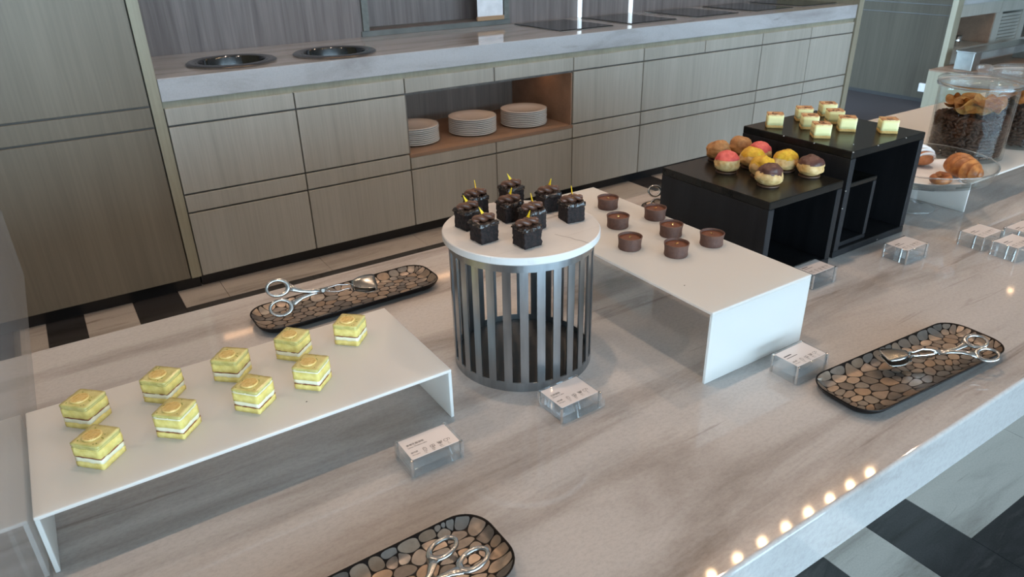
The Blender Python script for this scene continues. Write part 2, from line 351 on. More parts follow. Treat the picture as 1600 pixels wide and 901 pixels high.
# round food wells
def well(x, y, label):
    t = thing('food_well', label, 'food well', (x, y, .9205))
    bm = bmesh.new(); lathe(bm, [(.19, .0), (.192, .006), (.185, .011), (.158, .012), (.150, .008), (.150, .0)], 64, True); mesh_obj('rim', bm, M('well_rim_steel', (.32, .32, .32), (.26, .26, .26), .16, 1, 20), t, 'auto')
    bm = bmesh.new(); lathe(bm, [(.149, .009), (.143, .010), (.138, .002), (.136, -.08), (.12, -.085), (0, -.085)], 64); mesh_obj('pot', bm, M('dark_pot_steel', (.16, .17, .18), (.12, .13, .14), .1, 1, 20), t, 'auto')
# ------------------------------------------------------------------ (wells are sunk through the worktop, see the holes cut below)
WELLS = ((.757, 3.424, 'left round chrome food well sunk in the back worktop, beside tall cabinet'), (1.218, 3.385, 'right round chrome food well sunk in the back worktop, near the recess'))
for x, y, l in WELLS: well(x, y, l)
slab = bpy.data.objects['slab']
for x, y, _ in WELLS:   # cut the holes
    bm = bmesh.new(); lathe(bm, [(0, -.07), (.1495, -.07), (.1495, .2), (0, .2)], 48)
    me = bpy.data.meshes.new('cutter'); bmesh.ops.recalc_face_normals(bm, faces=bm.faces); bm.to_mesh(me); bm.free()
    cu = bpy.data.objects.new('cutter', me); C.objects.link(cu); cu.location = (x, y, .86)
    md = slab.modifiers.new('hole', 'BOOLEAN'); md.object = cu; md.solver = 'EXACT'
    bpy.context.view_layer.update()
    nm = bpy.data.meshes.new_from_object(slab.evaluated_get(bpy.context.evaluated_depsgraph_get())); slab.modifiers.clear(); slab.data = nm
    bpy.data.objects.remove(cu); bpy.data.meshes.remove(me)
# induction hobs
for k, (x0, x1) in enumerate(((2.505, 2.885), (3.02, 3.39), (3.565, 3.95), (4.11, 4.50), (4.61, 4.99))):
    t = thing('induction_hob', '%s black glass hob from the left, set flush in the back worktop' % ('first', 'second', 'third', 'fourth', 'fifth')[k], 'hob', ((x0+x1)/2, 3.57, .9205))
    box('glass_top', x0, x1, 3.335, 3.80, .9205, .926, BLACKGLASS, t, .0015)
    box('trim_edge', x0-.004, x1+.004, 3.331, 3.804, .9202, .922, ALU, t)
# plates
def make_plate():
    bm = bmesh.new(); lathe(bm, [(0, .004), (.075, .004), (.082, .006), (.128, .0135), (.1315, .0125), (.131, .010), (.085, .001), (.078, 0), (0, 0)], 48)
    return bm
pm = None
for (x, y, n, nm) in ((1.60, 3.40, 9, 'left'), (1.952, 3.392, 9, 'middle'), (2.277, 3.372, 9, 'right')):
    for k in range(n):
        if pm is None: o = mesh_obj('dinner_plate', make_plate(), PORCELAIN, None, True); pm = o.data
        else: o = bpy.data.objects.new('dinner_plate', pm); C.objects.link(o)
        o.location = (x+rnd.uniform(-.0015, .0015), y+rnd.uniform(-.0015, .0015), .4372+k*.0098)
        if k == n-1: tag(o, 'white plate lying on top of the %s plate stack in the niche' % nm, 'plate', 'plates in the %s stack' % nm)
        else: tag(o, 'white dinner plate, %s from the top of the %s plate stack' % (('second', 'third', 'fourth', 'fifth', 'sixth', 'seventh', 'eighth', 'ninth')[n-2-k], nm), 'plate', 'plates in the %s stack' % nm)

# ------------------------------------------------------------------ far right: alcove, tall side cabinet, far counter, low bench
t = thing('tall_cabinet', 'tall grey oak cabinet side, shade put into its colour, standing beyond the carpeted alcove', 'cabinet', (6.6, 3.8, 0))
box('carcass', 6.556, 6.63, 3.27, 6.3, .04, 2.4, BLACKPLINTH, t); box('plinth', 6.565, 6.63, 3.3, 6.3, 0, .04, BLACKPLINTH, t)
for a, b in ((3.30, 6.3),):
    box('panel', 6.542, 6.556, a, b, .815, 2.4, OAK_SHADED, t); box('panel', 6.542, 6.556, a, b, .735, .808, OAK_SHADED, t); box('panel', 6.542, 6.556, a, b, .04, .728, OAK_SHADED, t)
box('corner_post', 6.535, 6.625, 3.255, 3.30, 0, 2.4, OAK_EDGE, t)
o = tag(box('wall_socket', 6.52, 6.541, 3.31, 3.42, .10, .17, WHITE, None, .003), 'small pale socket plate low on the shaded tall cabinet side', 'socket')
t = thing('far_cabinet', 'far grey oak cabinet with an open warm niche and a louvred vent', 'cabinet', (7.6, 3.5, 0))
box('carcass_low', 6.64, 9.0, 3.28, 3.85, .06, .455, OAK, t); box('plinth', 6.64, 9.0, 3.32, 3.8, 0, .06, BLACKPLINTH, t)
box('top_band', 6.64, 7.34, 3.28, 3.85, .712, .812, OAK, t); box('top_band', 7.345, 9.0, 3.28, 3.85, .712, .812, OAK, t)
box('back_panel', 6.64, 9.0, 3.75, 3.85, .456, .711, STRIPE, t); box('side_lining', 7.262, 7.275, 3.285, 3.75, .456, .711, OAK_IN, t)
box('stile', 7.28, 7.39, 3.28, 3.74, .456, .711, OAK, t); box('stile', 7.77, 7.86, 3.28, 3.74, .456, .711, OAK, t)
for k in range(8):
    z = .468+k*.030; bm = bmesh.new(); v, _ = add_box(bm, -.189, .189, -.003, .003, -.013, .013); bmesh.ops.rotate(bm, verts=v, cent=(0, 0, 0), matrix=Matrix.Rotation(.35, 3, 'X'))
    mesh_obj('louvre_slat', bm, OAK, t, False, (7.58-7.6, 3.295-3.5, z))
tag(box('worktop', 6.64, 9.0, 3.27, 3.86, .813, .90, MARBLE_BACK), 'pale marble worktop over the far louvred cabinet at the top right corner', 'worktop')
t = thing('low_bench', 'low grey bench with a brown wooden top in front of the far cabinet', 'bench', (7.2, 2.9, 0))
box('end_panel', 6.288, 6.31, 2.5, 3.242, 0, .322, OAK_EDGE, t); box('body', 6.312, 8.6, 2.52, 3.23, 0, .322, OAK, t); box('top', 6.288, 8.6, 2.5, 3.242, .323, .335, OAK_IN, t)
t = thing('glass_rail', 'aluminium and glass guard rail standing on the low bench', 'rail', (7.0, 3.05, .3355))
for x in (6.43, 7.42): box('post', x, x+.12, 2.98, 3.12, .3355, .475, ALU, t, .003)
box('glass_bar', 6.55, 7.42, 3.02, 3.03, .40, .472, PANE, t); box('top_rail', 6.43, 7.54, 2.97, 3.13, .4755, .484, ALU, t)
cup0 = None
for k, (dx, dy) in enumerate(((0, 0), (.085, .01), (.17, .0), (.04, .09), (.13, .09))):
    loc = (6.70+dx, 3.36+dy, .4565)
    if cup0 is None:
        cup0 = thing('glass_tumbler', 'small shiny tumbler grouped at the left end of the far niche', 'glass', loc, 0, 'tumblers in the far niche')
        bm = bmesh.new(); lathe(bm, [(0, 0), (.028, 0), (.035, .09), (.033, .09), (.026, .008), (0, .008)], 20); mesh_obj('bowl', bm, CHROME, cup0, True)
    else: dup(cup0, loc, 0)

# ------------------------------------------------------------------ buffet counter
t = thing('buffet_counter', 'long veined beige marble buffet counter in the foreground with a thick pale front edge', 'counter', (1.5, .67, 0))
bm = bmesh.new(); add_box(bm, -1.6-1.5, 3.4-1.5, .273-.67, 1.066-.67, .831, .90)
ed = [e for e in bm.edges if all(abs(v.co.y-(.273-.67)) < 1e-5 and v.co.z > .89 for v in e.verts)]
bmesh.ops.bevel(bm, geom=ed, offset=.0045, segments=8, profile=.5, affect='EDGES')
mesh_obj('slab', bm, MARBLE, t)
box('base', -1.55, 3.35, .80, 1.03, 0, .8305, OAK, t)
# glass guard at the left
t = thing('glass_guard', 'clear upright glass guard standing on the counter at the left edge', 'glass panel', (-.101, .9, .9005))
box('pane', -.104, -.098, .2, 1.375, .9005, 1.5, PANE, t)
# ------------------------------------------------------------------ frosted risers
def riser(label, x0, x1, y0, y1, zt, legs, th=.004):
    t = thing('display_riser', label, 'riser', ((x0+x1)/2, (y0+y1)/2, .9003))
    box('top', x0, x1, y0, y1, zt-th, zt, FROST, t, .0012, 2)
    if legs == 'x':
        for a in (x0+.0002, x1-th-.0002): box('leg', a, a+th, y0+.0002, y1-.0002, .9003, zt-th, FROST, t, .0008, 2)
    else:
        for a in (y0+.0002, y1-th-.0002): box('leg', x0+.0002, x1-.0002, a, a+th, .9003, zt-th, FROST, t, .0008, 2)
    return t
riser('frosted white low riser carrying the rows of yellow lime cakes', -.096, .309, .608, .790, .965, 'x')
riser('frosted white riser running to the back under the small chocolate tarts', .594, .778, .489, .935, 1.0, 'y')
riser('frosted white low riser carrying the coffee bean jars', 1.449, 2.35, .618, 1.03, .960, 'x')

# ------------------------------------------------------------------ lime cakes
SP = M('lemon_sponge', (.84, .70, .24), (.72, .57, .16), .7, scale=160, bmp=.4, bscale=500, sss=.1)
SP2 = M('lemon_sponge_base', (.82, .65, .22), (.70, .52, .15), .75, scale=200, bmp=.5, bscale=500)
CRM = M('vanilla_cream', (.86, .80, .60), (.80, .72, .50), .5, scale=120, bmp=.4)
JAM = M('brown_jam', (.28, .09, .03), (.20, .06, .02), .4, scale=80)
GLZ = M('lime_glaze', (.66, .58, .22), (.47, .40, .10), .22, scale=90, coat=.6, bmp=.3, lo=.3, hi=.6)
WAF = M('golden_wafer', (.84, .64, .27), (.68, .46, .14), .4, scale=120)
def lime_cake(seed, variant):
    t = bpy.data.objects.new('lime_cake', None); link(t); s = .0275
    def slab_(name, z0, z1, mat, sz=s, amp=.0005, nz=2):
        bm = bmesh.new(); rough_slab(bm, sz, z0, z1, 9, nz, amp, seed+z0*1000); return mesh_obj(name, bm, mat, t, True)
    slab_('sponge_base', 0, .0058, SP2, s, .0006)
    if variant: slab_('jam_layer', .0056, .0068, JAM, s*1.0, .0004, 1); slab_('cream_layer', .0062, .0112, CRM, s*.99, .0006); slab_('sponge', .0110, .0195, SP)
    else: slab_('cream_layer', .0056, .0104, CRM, s*.99, .0006); slab_('jam_layer', .0101, .0112, JAM, s*1.0, .0004, 1); slab_('sponge', .0110, .0195, SP)
    slab_('cream_top', .0193, .0218, CRM if variant else GLZ, s*.985, .0005, 1); slab_('glaze', .0212, .0238, GLZ, s*.998, .0003, 2)
    bm = bmesh.new(); a0 = rnd.uniform(0, 6)
    lathe(bm, [(0, .0238), (.0078, .0238), (.0082, .0244), (.0080, .0250), (0, .0252)], 24, False, -.0015, .0015)
    wd = mesh_obj('wafer', bm, WAF, t, True)
    bm = bmesh.new()
    for k in range(-4, 5):
        L_ = math.sqrt(max(.0074**2-(k*.0017)**2, 0))
        add_box(bm, k*.0017-.0004-.0015, k*.0017+.0004-.0015, -L_+.0015, L_+.0015, .0249, .0255); 
        if k % 2 == 0: add_box(bm, -L_-.0015, L_-.0015, k*.0017-.0002+.0015, k*.0017+.0002+.0015, .0249, .0254)
    mesh_obj('wafer_ridges', bm, WAF, wd)
    bm = bmesh.new()
    for k in range(9):
        x, y = rnd.uniform(-.011, .011), rnd.uniform(-.011, .011); add_box(bm, x, x+rnd.uniform(.0005, .0014), y, y+.0006, .0237, .0242)
    mesh_obj('lime_zest', bm, M('green_zest', (.20, .24, .03), None, .6), t)
    return t
lp = [lime_cake(1, 0), lime_cake(5, 1), lime_cake(9, 0)]
ordn = ['leftmost', 'second from the left', 'third from the left', 'fourth from the left', 'rightmost']
LC = [(-.041, .738, 45, 0), (.032, .740, 46, 2), (.103, .739, 48, 0), (.174, .743, 42, 2), (.242, .737, 46, 0), (-.037, .663, 44, 0), (.033, .668, 47, 1), (.108, .667, 41, 1), (.172, .672, 45, 1)]
usedp = set()
for i, (x, y, a, v) in enumerate(LC):
    p = lp[v]
    o = p if v not in usedp else dup(p, (0, 0, 0), 0)
    usedp.add(v); o.scale = (1.10, 1.10, 1.10); o.location = (x, y, .9652); o.rotation_euler = (0, 0, math.radians(a))
    row, k = ('back', i) if i < 5 else ('front', i-5)
    nm = ordn[k] if row == 'back' or k < 3 else 'rightmost'
    o['label'] = 'yellow layered lime cake with wafer, %s of the %s row' % (nm, row); o['category'] = 'cake'; o['group'] = 'lime layer cakes on the low riser'

# ------------------------------------------------------------------ drum stand with marble disc
t = thing('round_cake_stand', 'round drum stand of dark metal slats under a white marble disc', 'cake stand', (.4525, .6787, .9003))
DISC = marble('white_disc_marble', (.66, .64, .62), (.64, .62, .60), (.58, .56, .55), (.97, .97, .97), .3, 1.2)
bm = bmesh.new(); lathe(bm, [(0, .1715), (.0955, .1715), (.0968, .1728), (.0968, .1800), (.0958, .1811), (0, .1811)], 96); dd = mesh_obj('marble_top', bm, DISC, t, 'auto')
bm = bmesh.new()   # thin dark crack vein in the marble
VE = M('vein_grey', (.22, .20, .20), None, .35)
for path in ([(.018, -.045), (.022, -.056), (.0265, -.064), (.0275, -.072), (.031, -.079), (.0325, -.087), (.034, -.0895)], [(.052, .02), (.056, .004), (.060, -.002), (.066, -.001), (.072, -.006)], [(-.02, .045), (-.004, .053), (.014, .055), (.03, .066)]):
    for a, b in zip(path, path[1:]):
        dx, dy = b[0]-a[0], b[1]-a[1]; l = math.hypot(dx, dy); w_ = .0004; nx, ny = -dy/l*w_, dx/l*w_
        z = .1812; vs_ = [bm.verts.new(p) for p in ((a[0]-nx, a[1]-ny, z), (b[0]-nx, b[1]-ny, z), (b[0]+nx, b[1]+ny, z), (a[0]+nx, a[1]+ny, z))]; bm.faces.new(vs_)
mesh_obj('vein', bm, VE, dd)
RO, RI = .0899, .0881
def ringband(z0, z1):
    bm = bmesh.new(); lathe(bm, [(RO, z0), (RO, z1), (RI, z1), (RI, z0)], 112, True); return bm
mesh_obj('lower_ring', ringband(0, .012), CAGE, t, 'auto'); mesh_obj('upper_ring', ringband(.160, .1713), CAGE, t, 'auto')
bm = bmesh.new(); lathe(bm, [(0, .0005), (RI-.0005, .0005), (RI-.0005, .004), (0, .004)], 64); mesh_obj('base_plate', bm, CAGE_IN, t, 'auto')
a_face = math.radians(-123.7+1.5); ns = 28; sm = None
for k in range(ns):
    if sm is None:
        bm = bmesh.new(); hw = .0050/RO
        for r in (RO, RI):
            pass
        V_ = [[bm.verts.new((r*math.cos(a), r*math.sin(a), z)) for a in (-hw, -hw/3, hw/3, hw)] for r in (RO, RI) for z in (.0118, .1602)]
        o0, o1, i0, i1 = V_
        for q in range(3): bm.faces.new((o0[q], o0[q+1], o1[q+1], o1[q])); bm.faces.new((i0[q+1], i0[q], i1[q], i1[q+1]))
        bm.faces.new((o0[0], o1[0], i1[0], i0[0])); bm.faces.new((o0[3], i0[3], i1[3], o1[3]))
        o = mesh_obj('slat', bm, CAGE, t, 'auto'); sm = o.data
    else: o = bpy.data.objects.new('slat', sm); link(o, t)
    o.rotation_euler = (0, 0, a_face+k*2*PI/ns)

# ------------------------------------------------------------------ chocolate cakes
CH = M('dark_chocolate_sponge', (.020, .009, .008), (.004, .002, .002), .8, scale=240, bmp=1, bscale=420, bdist=.002, lo=.4, hi=.6)
GN = M('wet_chocolate_glaze', (.022, .010, .007), (.008, .004, .003), .16, scale=300, bmp=1, bscale=600, coat=.6)
PC = M('piped_ganache', (.115, .048, .028), (.090, .036, .020), .38, scale=40)
YS = M('yellow_chocolate', (.88, .56, .02), (.80, .48, .01), .35, scale=60)
def choc_cake(seed, lean):
    t = bpy.data.objects.new('chocolate_cake', None); link(t); s = .0245
    bm = bmesh.new(); rough_slab(bm, s, 0, .0218, 18, 16, .0010, seed); mesh_obj('sponge', bm, CH, t, True)
    bm = bmesh.new(); rough_slab(bm, s*1.07, .0198, .0240, 22, 4, .0021, seed+40); 
    mesh_obj('glaze', bm, GN, t, True)
    # two-strand twist of piped ganache across the diagonal
    bm = bmesh.new(); n = 46; L_ = .0285
    for st in (0, 1):
        pts = []; rr = []
        for i in range(n):
            u = i/(n-1); a = u*2*PI*1.25+st*PI; e = math.sin(PI*min(max(u, .0), 1))**.35
            pts.append(((u-.5)*L_, math.cos(a)*.0030*e, .0272+math.sin(a)*.0025*e)); r = .0035*max(e, .2); rr.append((r, r))
        sweep(bm, pts, rr, 10, upv=(0, .3, 1))
    pg = mesh_obj('piped_twist', bm, PC, t, True); pg.rotation_euler = (0, 0, math.radians(-8))
    bm = bmesh.new(); th = .00035; pr = [(-.0034, 0), (.0020, 0), (.0014+lean, .0135)]
    loft(bm, [[(x, -th, z) for x, z in pr], [(x, th, z) for x, z in pr]]); sh = mesh_obj('yellow_shard', bm, YS, t); sh.location = (.001, .0005, .0285); sh.rotation_euler = (0, .1, .5+seed*.3)
    return t
cp = [choc_cake(3, .002), choc_cake(8, .0035), choc_cake(15, .001)]
CC = [(.433, .753, -4, 'back-left corner cake of the disc'), (.490, .757, 2, 'rearmost cake on the disc'), (.515, .708, -6, 'cake right behind the right-hand front one'), (.517, .662, -8, 'rightmost cake on the disc'),
      (.400, .716, 8, 'leftmost cake, at the left rim of the disc'), (.455, .708, -3, 'middle cake of the disc'), (.462, .668, 4, 'cake tucked directly behind the frontmost one'), (.394, .669, 4, 'front-left cake on the disc'), (.427, .628, 2, 'frontmost cake on the disc')]
for i, (x, y, a, l) in enumerate(CC):
    o = cp[i] if i < 3 else dup(cp[i % 3], (0, 0, 0), 0)
    o.location = (x, y, 1.0816); o.rotation_euler = (0, 0, math.radians(a))
    o['label'] = 'dark chocolate cake square with yellow shard, ' + l; o['category'] = 'cake'; o['group'] = 'chocolate cakes on the marble disc'

# ------------------------------------------------------------------ tarts
TS = M('cocoa_tart_shell', (.125, .060, .042), (.092, .042, .030), .6, scale=200, bmp=.35, bscale=600)
TF = M('chocolate_filling', (.16, .055, .028), (.12, .04, .02), .5, scale=150, bmp=.2)
GOLD = M('gold_leaf', (.9, .66, .25), (.8, .5, .15), .3, 1, 400)
def tart():
    t = bpy.data.objects.new('chocolate_tart', None); link(t)
    bm = bmesh.new(); lathe(bm, [(0, 0), (.0158, 0), (.0164, .0012), (.0160, .006), (.0163, .012), (.0174, .0178), (.0166, .0182), (.0157, .0172), (.0150, .012), (0, .012)], 40); mesh_obj('shell', bm, TS, t, 'auto')
    bm = bmesh.new(); lathe(bm, [(.0152, .0120), (.0153, .0150), (.010, .0148), (0, .0147)], 32); mesh_obj('filling', bm, TF, t, True)
    bm = bmesh.new()
    for k in range(4):
        x, y = rnd.uniform(-.0012, .0012), rnd.uniform(-.0012, .0012); p = [bm.verts.new((x+rnd.uniform(-.0020, .0020), y+rnd.uniform(-.0020, .0020), .0153+rnd.uniform(0, .0028))) for _ in range(4)]; bmesh.ops.convex_hull(bm, input=p)
    mesh_obj('gold_leaf', bm, GOLD, t); return t
t0 = tart()
TA = [(.729, .838, 'farthest tart, near the back end of the white riser'), (.757, .758, 'back one of the right row'), (.687, .765, 'second tart from the back in the left row'), (.727, .693, 'middle one of the right row'),
      (.646, .692, 'front tart of the left row, nearest the drum stand'), (.7485, .634, 'rightmost tart, alone at the right edge of the riser'), (.6813, .6367, 'frontmost tart, nearest the bent front edge')]
for i, (x, y, l) in enumerate(TA):
    o = t0 if i == 0 else dup(t0, (0, 0, 0), 0)
    o.location = (x, y, 1.0004); o.rotation_euler = (0, 0, i*1.3); o['label'] = 'round cocoa-brown chocolate tart, ' + l; o['category'] = 'tart'; o['group'] = 'chocolate tarts on the tall riser'

# ------------------------------------------------------------------ black boxes
def blackbox(name, label, x0, x1, y0, y1, z0, z1, th=.0125, back=True):
    t = thing(name, label, 'box', ((x0+x1)/2, (y0+y1)/2, z0))
    box('top_board', x0, x1, y0, y1, z1-th, z1, BLACKTOP, t, .0012); box('bottom_board', x0, x1, y0, y1, z0, z0+th, BLACKWOOD, t, .0012)
    box('side_board', x0, x0+th, y0, y1, z0+th, z1-th, BLACKWOOD, t, .0008); box('side_board', x1-th, x1, y0, y1, z0+th, z1-th, BLACKWOOD, t, .0008)
    if back: box('back_board', x0+th, x1-th, y1-th, y1, z0+th, z1-th, BLACKWOOD, t)
    return t
blackbox('display_box', 'tall black open-fronted wooden box holding the white cheesecake cubes', 1.052, 1.260, .630, .848, .9003, 1.0845)
blackbox('display_box', 'lower black open-fronted wooden box under the cream puffs', .850, 1.026, .620, .842, .9003, 1.045)
blackbox('inner_box', 'small black wooden box standing inside the tall black box', 1.0650, 1.150, .637, .80, .9131, 1.026, .008)
# worn pale chips on the box edges
bm = bmesh.new(); 
for x, y, z in ((1.053, .6298, 1.084), (1.053, .6298, .99), (1.053, .6298, 1.02), (1.12, .6298, 1.084), (1.18, .6298, .905), (1.2, .6298, 1.084), (1.0518, .70, 1.084), (1.0518, .76, 1.084)): add_box(bm, x-.0012, x+.001, y-.0003, y+.0012, z-.001, z+.0004)
cd = bpy.data.objects['display_box']; l = cd.location
for v in bm.verts: v.co -= l
mesh_obj('worn_chips', bm, M('worn_wood', (.45, .40, .36), None, .7), cd)

# ------------------------------------------------------------------ cream puffs
BUN = M('choux_pastry', (.72, .50, .23), (.52, .29, .09), .6, scale=110, bmp=.5, bscale=250)
BUN_D = M('choux_pastry_dark', (.52, .27, .10), (.38, .17, .05), .6, scale=110, bmp=.5, bscale=250)
TOPS = {'pink': M('pink_craquelin', (.66, .11, .095), (.52, .065, .055), .45, scale=160, bmp=.5), 'yellow': M('yellow_craquelin', (.70, .43, .025), (.54, .30, .012), .5, scale=200, bmp=.6),
        'brown': M('brown_craquelin', (.42, .21, .075), (.30, .13, .04), .55, scale=160, bmp=.6), 'chocolate': M('chocolate_craquelin', (.10, .038, .028), (.07, .025, .018), .45, scale=140, bmp=.5)}
DISCM = M('chocolate_foot', (.12, .06, .035), None, .45)
def puff(col, seed):
    t = bpy.data.objects.new('cream_puff', None); link(t)
    def blob(name, mat, r0, r1, z0, z1, zc, cut, grow, parent, amp):
        bm = bmesh.new(); bmesh.ops.create_uvsphere(bm, u_segments=48, v_segments=36, radius=1)
        if cut is not None:
            dl = [v for v in bm.verts if v.co.z < cut + .16*noise.noise(Vector((v.co.x*1.5+seed, v.co.y*1.5, 3)))+.05*noise.noise(Vector((v.co.x*7+seed, v.co.y*7, 3)))]
            bmesh.ops.delete(bm, geom=dl, context='VERTS')
        for v in bm.verts:
            n_ = v.co.normalized(); d = noise.noise(n_*1.6+Vector((seed, 0, 0)))*amp + noise.noise(n_*5+Vector((0, seed, 0)))*amp*.35
            f = 1+grow+d; z = n_.z; f *= 1+(.16*z*z if z < 0 else 0)
            v.co = Vector((n_.x*r0*f, n_.y*r0*f, zc+(z*(z1-zc) if z > 0 else z*(zc-z0))*(f if z > 0 else 1)))
        return mesh_obj(name, bm, mat, parent, True)
    blob('bun', BUN_D if col == 'brown' else BUN, .0205, 0, .0012, .0335, .0135, None, 0, t, .14)
    blob('craquelin', TOPS[col], .0205, 0, .0012, .0335, .0135, .34, .022, t, .14)
    bm = bmesh.new(); lathe(bm, [(0, 0), (.0166, 0), (.0170, .001), (.0167, .0020), (0, .0020)], 28); mesh_obj('foot_disc', bm, DISCM, t, 'auto')
    return t
PU = [(.958, .818, 'brown', 'brown-topped puff at the back left of the low black box'), (.916, .762, 'pink', 'pink-topped puff at the left front, before a brown one'), (1.006, .813, 'brown', 'brown-topped puff in the back row, second from the left'),
      (.969, .755, 'yellow', 'yellow-topped puff in the middle of the three yellow ones, farther left'), (1.003, .768, 'pink', 'pink-topped puff at the back right'), (.941, .711, 'yellow', 'yellow-topped puff directly behind the chocolate front one'),
      (.998, .712, 'yellow', 'yellow-topped puff right of centre, rightmost of the yellow ones'), (.913, .675, 'chocolate', 'chocolate-topped puff frontmost on the low black box'), (1.004, .668, 'chocolate', 'chocolate-topped puff rightmost, alone beside the tall box')]
pp = {}
for i, (x, y, c, l) in enumerate(PU):
    o = puff(c, i*3.3)
    o.location = (x, y, 1.0453); o.rotation_euler = (0, 0, i*1.1); o['label'] = 'round cream puff, ' + l; o['category'] = 'cream puff'; o['group'] = 'cream puffs on the low black box'

# ------------------------------------------------------------------ cheesecakes
CK = M('cheesecake_body', (.88, .82, .43), (.84, .76, .36), .45, scale=50, bmp=.2)
CB = M('biscuit_base', (.62, .40, .14), (.48, .28, .08), .75, scale=250, bmp=.8)
SW = M('baked_swirl_top', (.42, .19, .07), (.74, .55, .29), .4, scale=90, stretch=(1, 1, 1), lo=.42, hi=.56)
SWD = M('dark_swirl', (.10, .03, .015), None, .3)
def cheese(seed):
    t = bpy.data.objects.new('cheesecake_cube', None); link(t); s = .0282
    for name, z0, z1, m, k, a in (('biscuit_base', 0, .0045, CB, 1.0, .0005), ('cheese_body', .0044, .0218, CK, .985, .00025), ('swirl_top', .0216, .0232, SW, .975, .0002)):
        bm = bmesh.new(); rough_slab(bm, s*k, z0, z1, 8, 3, a, seed+z0*100); mesh_obj(name, bm, m, t, True)
    bm = bmesh.new()
    for q in range(2):
        a = rnd.uniform(0, PI); r = rnd.uniform(.005, .009); cx, cy = rnd.uniform(-.004, .004), rnd.uniform(-.004, .004)
        pts = [(cx+r*math.cos(a+u*.45)*(.5+.1*u), cy+r*math.sin(a+u*.45)*(.5+.08*u), .02335) for u in range(8)]
        sweep(bm, pts, [(.0013*math.sin(PI*(u+.7)/8.4), .0005) for u in range(8)], 6)
    mesh_obj('dark_swirl', bm, SWD, t, True); return t
CKS = [(1.090, .812, 'leftmost, at the left edge of the tall black box'), (1.172, .812, 'back row, second from the left'), (1.128, .768, 'centre-left, behind the frontmost one'), (1.238, .809, 'farthest back of all'),
       (1.196, .765, 'centre, in front of the farthest one'), (1.092, .719, 'frontmost of the left half'), (1.166, .720, 'front row, middle'), (1.208, .670, 'rightmost, alone near the right front corner')]
for i, (x, y, l) in enumerate(CKS):
    o = cheese(i*2.3); o.location = (x, y, 1.0848); o.rotation_euler = (0, 0, math.radians(45+rnd.uniform(-4, 4)))
    o['label'] = 'pale cheesecake cube with brown swirl, ' + l; o['category'] = 'cheesecake'; o['group'] = 'cheesecake cubes on the tall black box'

# ------------------------------------------------------------------ pebble trays
TRAY = M('black_brown_enamel', (.010, .007, .006), None, .4, spec=.15)
PEB = [M('pebble_taupe', (0.264, 0.216, 0.180), (0.210, 0.174, 0.144), .36, .6, 120), M('pebble_bronze', (0.300, 0.222, 0.162), (0.240, 0.180, 0.132), .36, .6, 120), M('pebble_grey', (0.222, 0.204, 0.186), (0.180, 0.168, 0.156), .36, .6, 120),
       M('pebble_dark', (0.156, 0.138, 0.126), (0.120, 0.108, 0.096), .36, .6, 120), M('pebble_sand', (0.348, 0.282, 0.222), (0.288, 0.228, 0.180), .36, .6, 120)]
TW, TD, TR = .288, .089, .030
def sd_rr(x, y):
    qx, qy = abs(x)-TW/2+TR, abs(y)-TD/2+TR
    return -(math.hypot(max(qx, 0), max(qy, 0))+min(max(qx, qy), 0)-TR)
def tray_z(x, y):
    d = sd_rr(x, y); u = min(max((d-.001)/.017, 0), 1); return .0030+.0095*(1-u)**2
def clip_poly(poly, a, b, c):   # keep a*x+b*y<=c
    out = []
    for i in range(len(poly)):
        p, q = poly[i], poly[(i+1) % len(poly)]; dp, dq = a*p[0]+b*p[1]-c, a*q[0]+b*q[1]-c
        if dp <= 0: out.append(p)
        if dp*dq < 0: s = dp/(dp-dq); out.append((p[0]+s*(q[0]-p[0]), p[1]+s*(q[1]-p[1])))
    return out
def cells(seed, n=125):
    R = random.Random(seed); st = 1.35   # stretched along x
    pts = [(R.uniform(-TW/2, TW/2), R.uniform(-TD/2, TD/2)) for _ in range(n)]
    border = roundrect(TW-.003, TD-.003, TR-.0015, 5)
    for it in range(4):
        out = []
        for i, p in enumerate(pts):
            poly = border[:]
            for j, q in enumerate(pts):
                if i == j: continue
                dx, dy = (q[0]-p[0])/st, (q[1]-p[1])*1.0
                if abs(dx) > .05 or abs(dy) > .05: continue
                a, b = dx/st, dy; c = ((q[0]/st)**2-(p[0]/st)**2+q[1]**2-p[1]**2)/2
                poly = clip_poly(poly, a, b, c)
                if len(poly) < 3: break
            out.append(poly)
        if it < 3:
            np_ = []
            for p, poly in zip(pts, out):
                if len(poly) < 3: np_.append(p); continue
                cx = sum(v[0] for v in poly)/len(poly); cy = sum(v[1] for v in poly)/len(poly); np_.append((p[0]*.45+cx*.55, p[1]*.45+cy*.55))
            pts = np_
    return [p for p in out if len(p) >= 3]
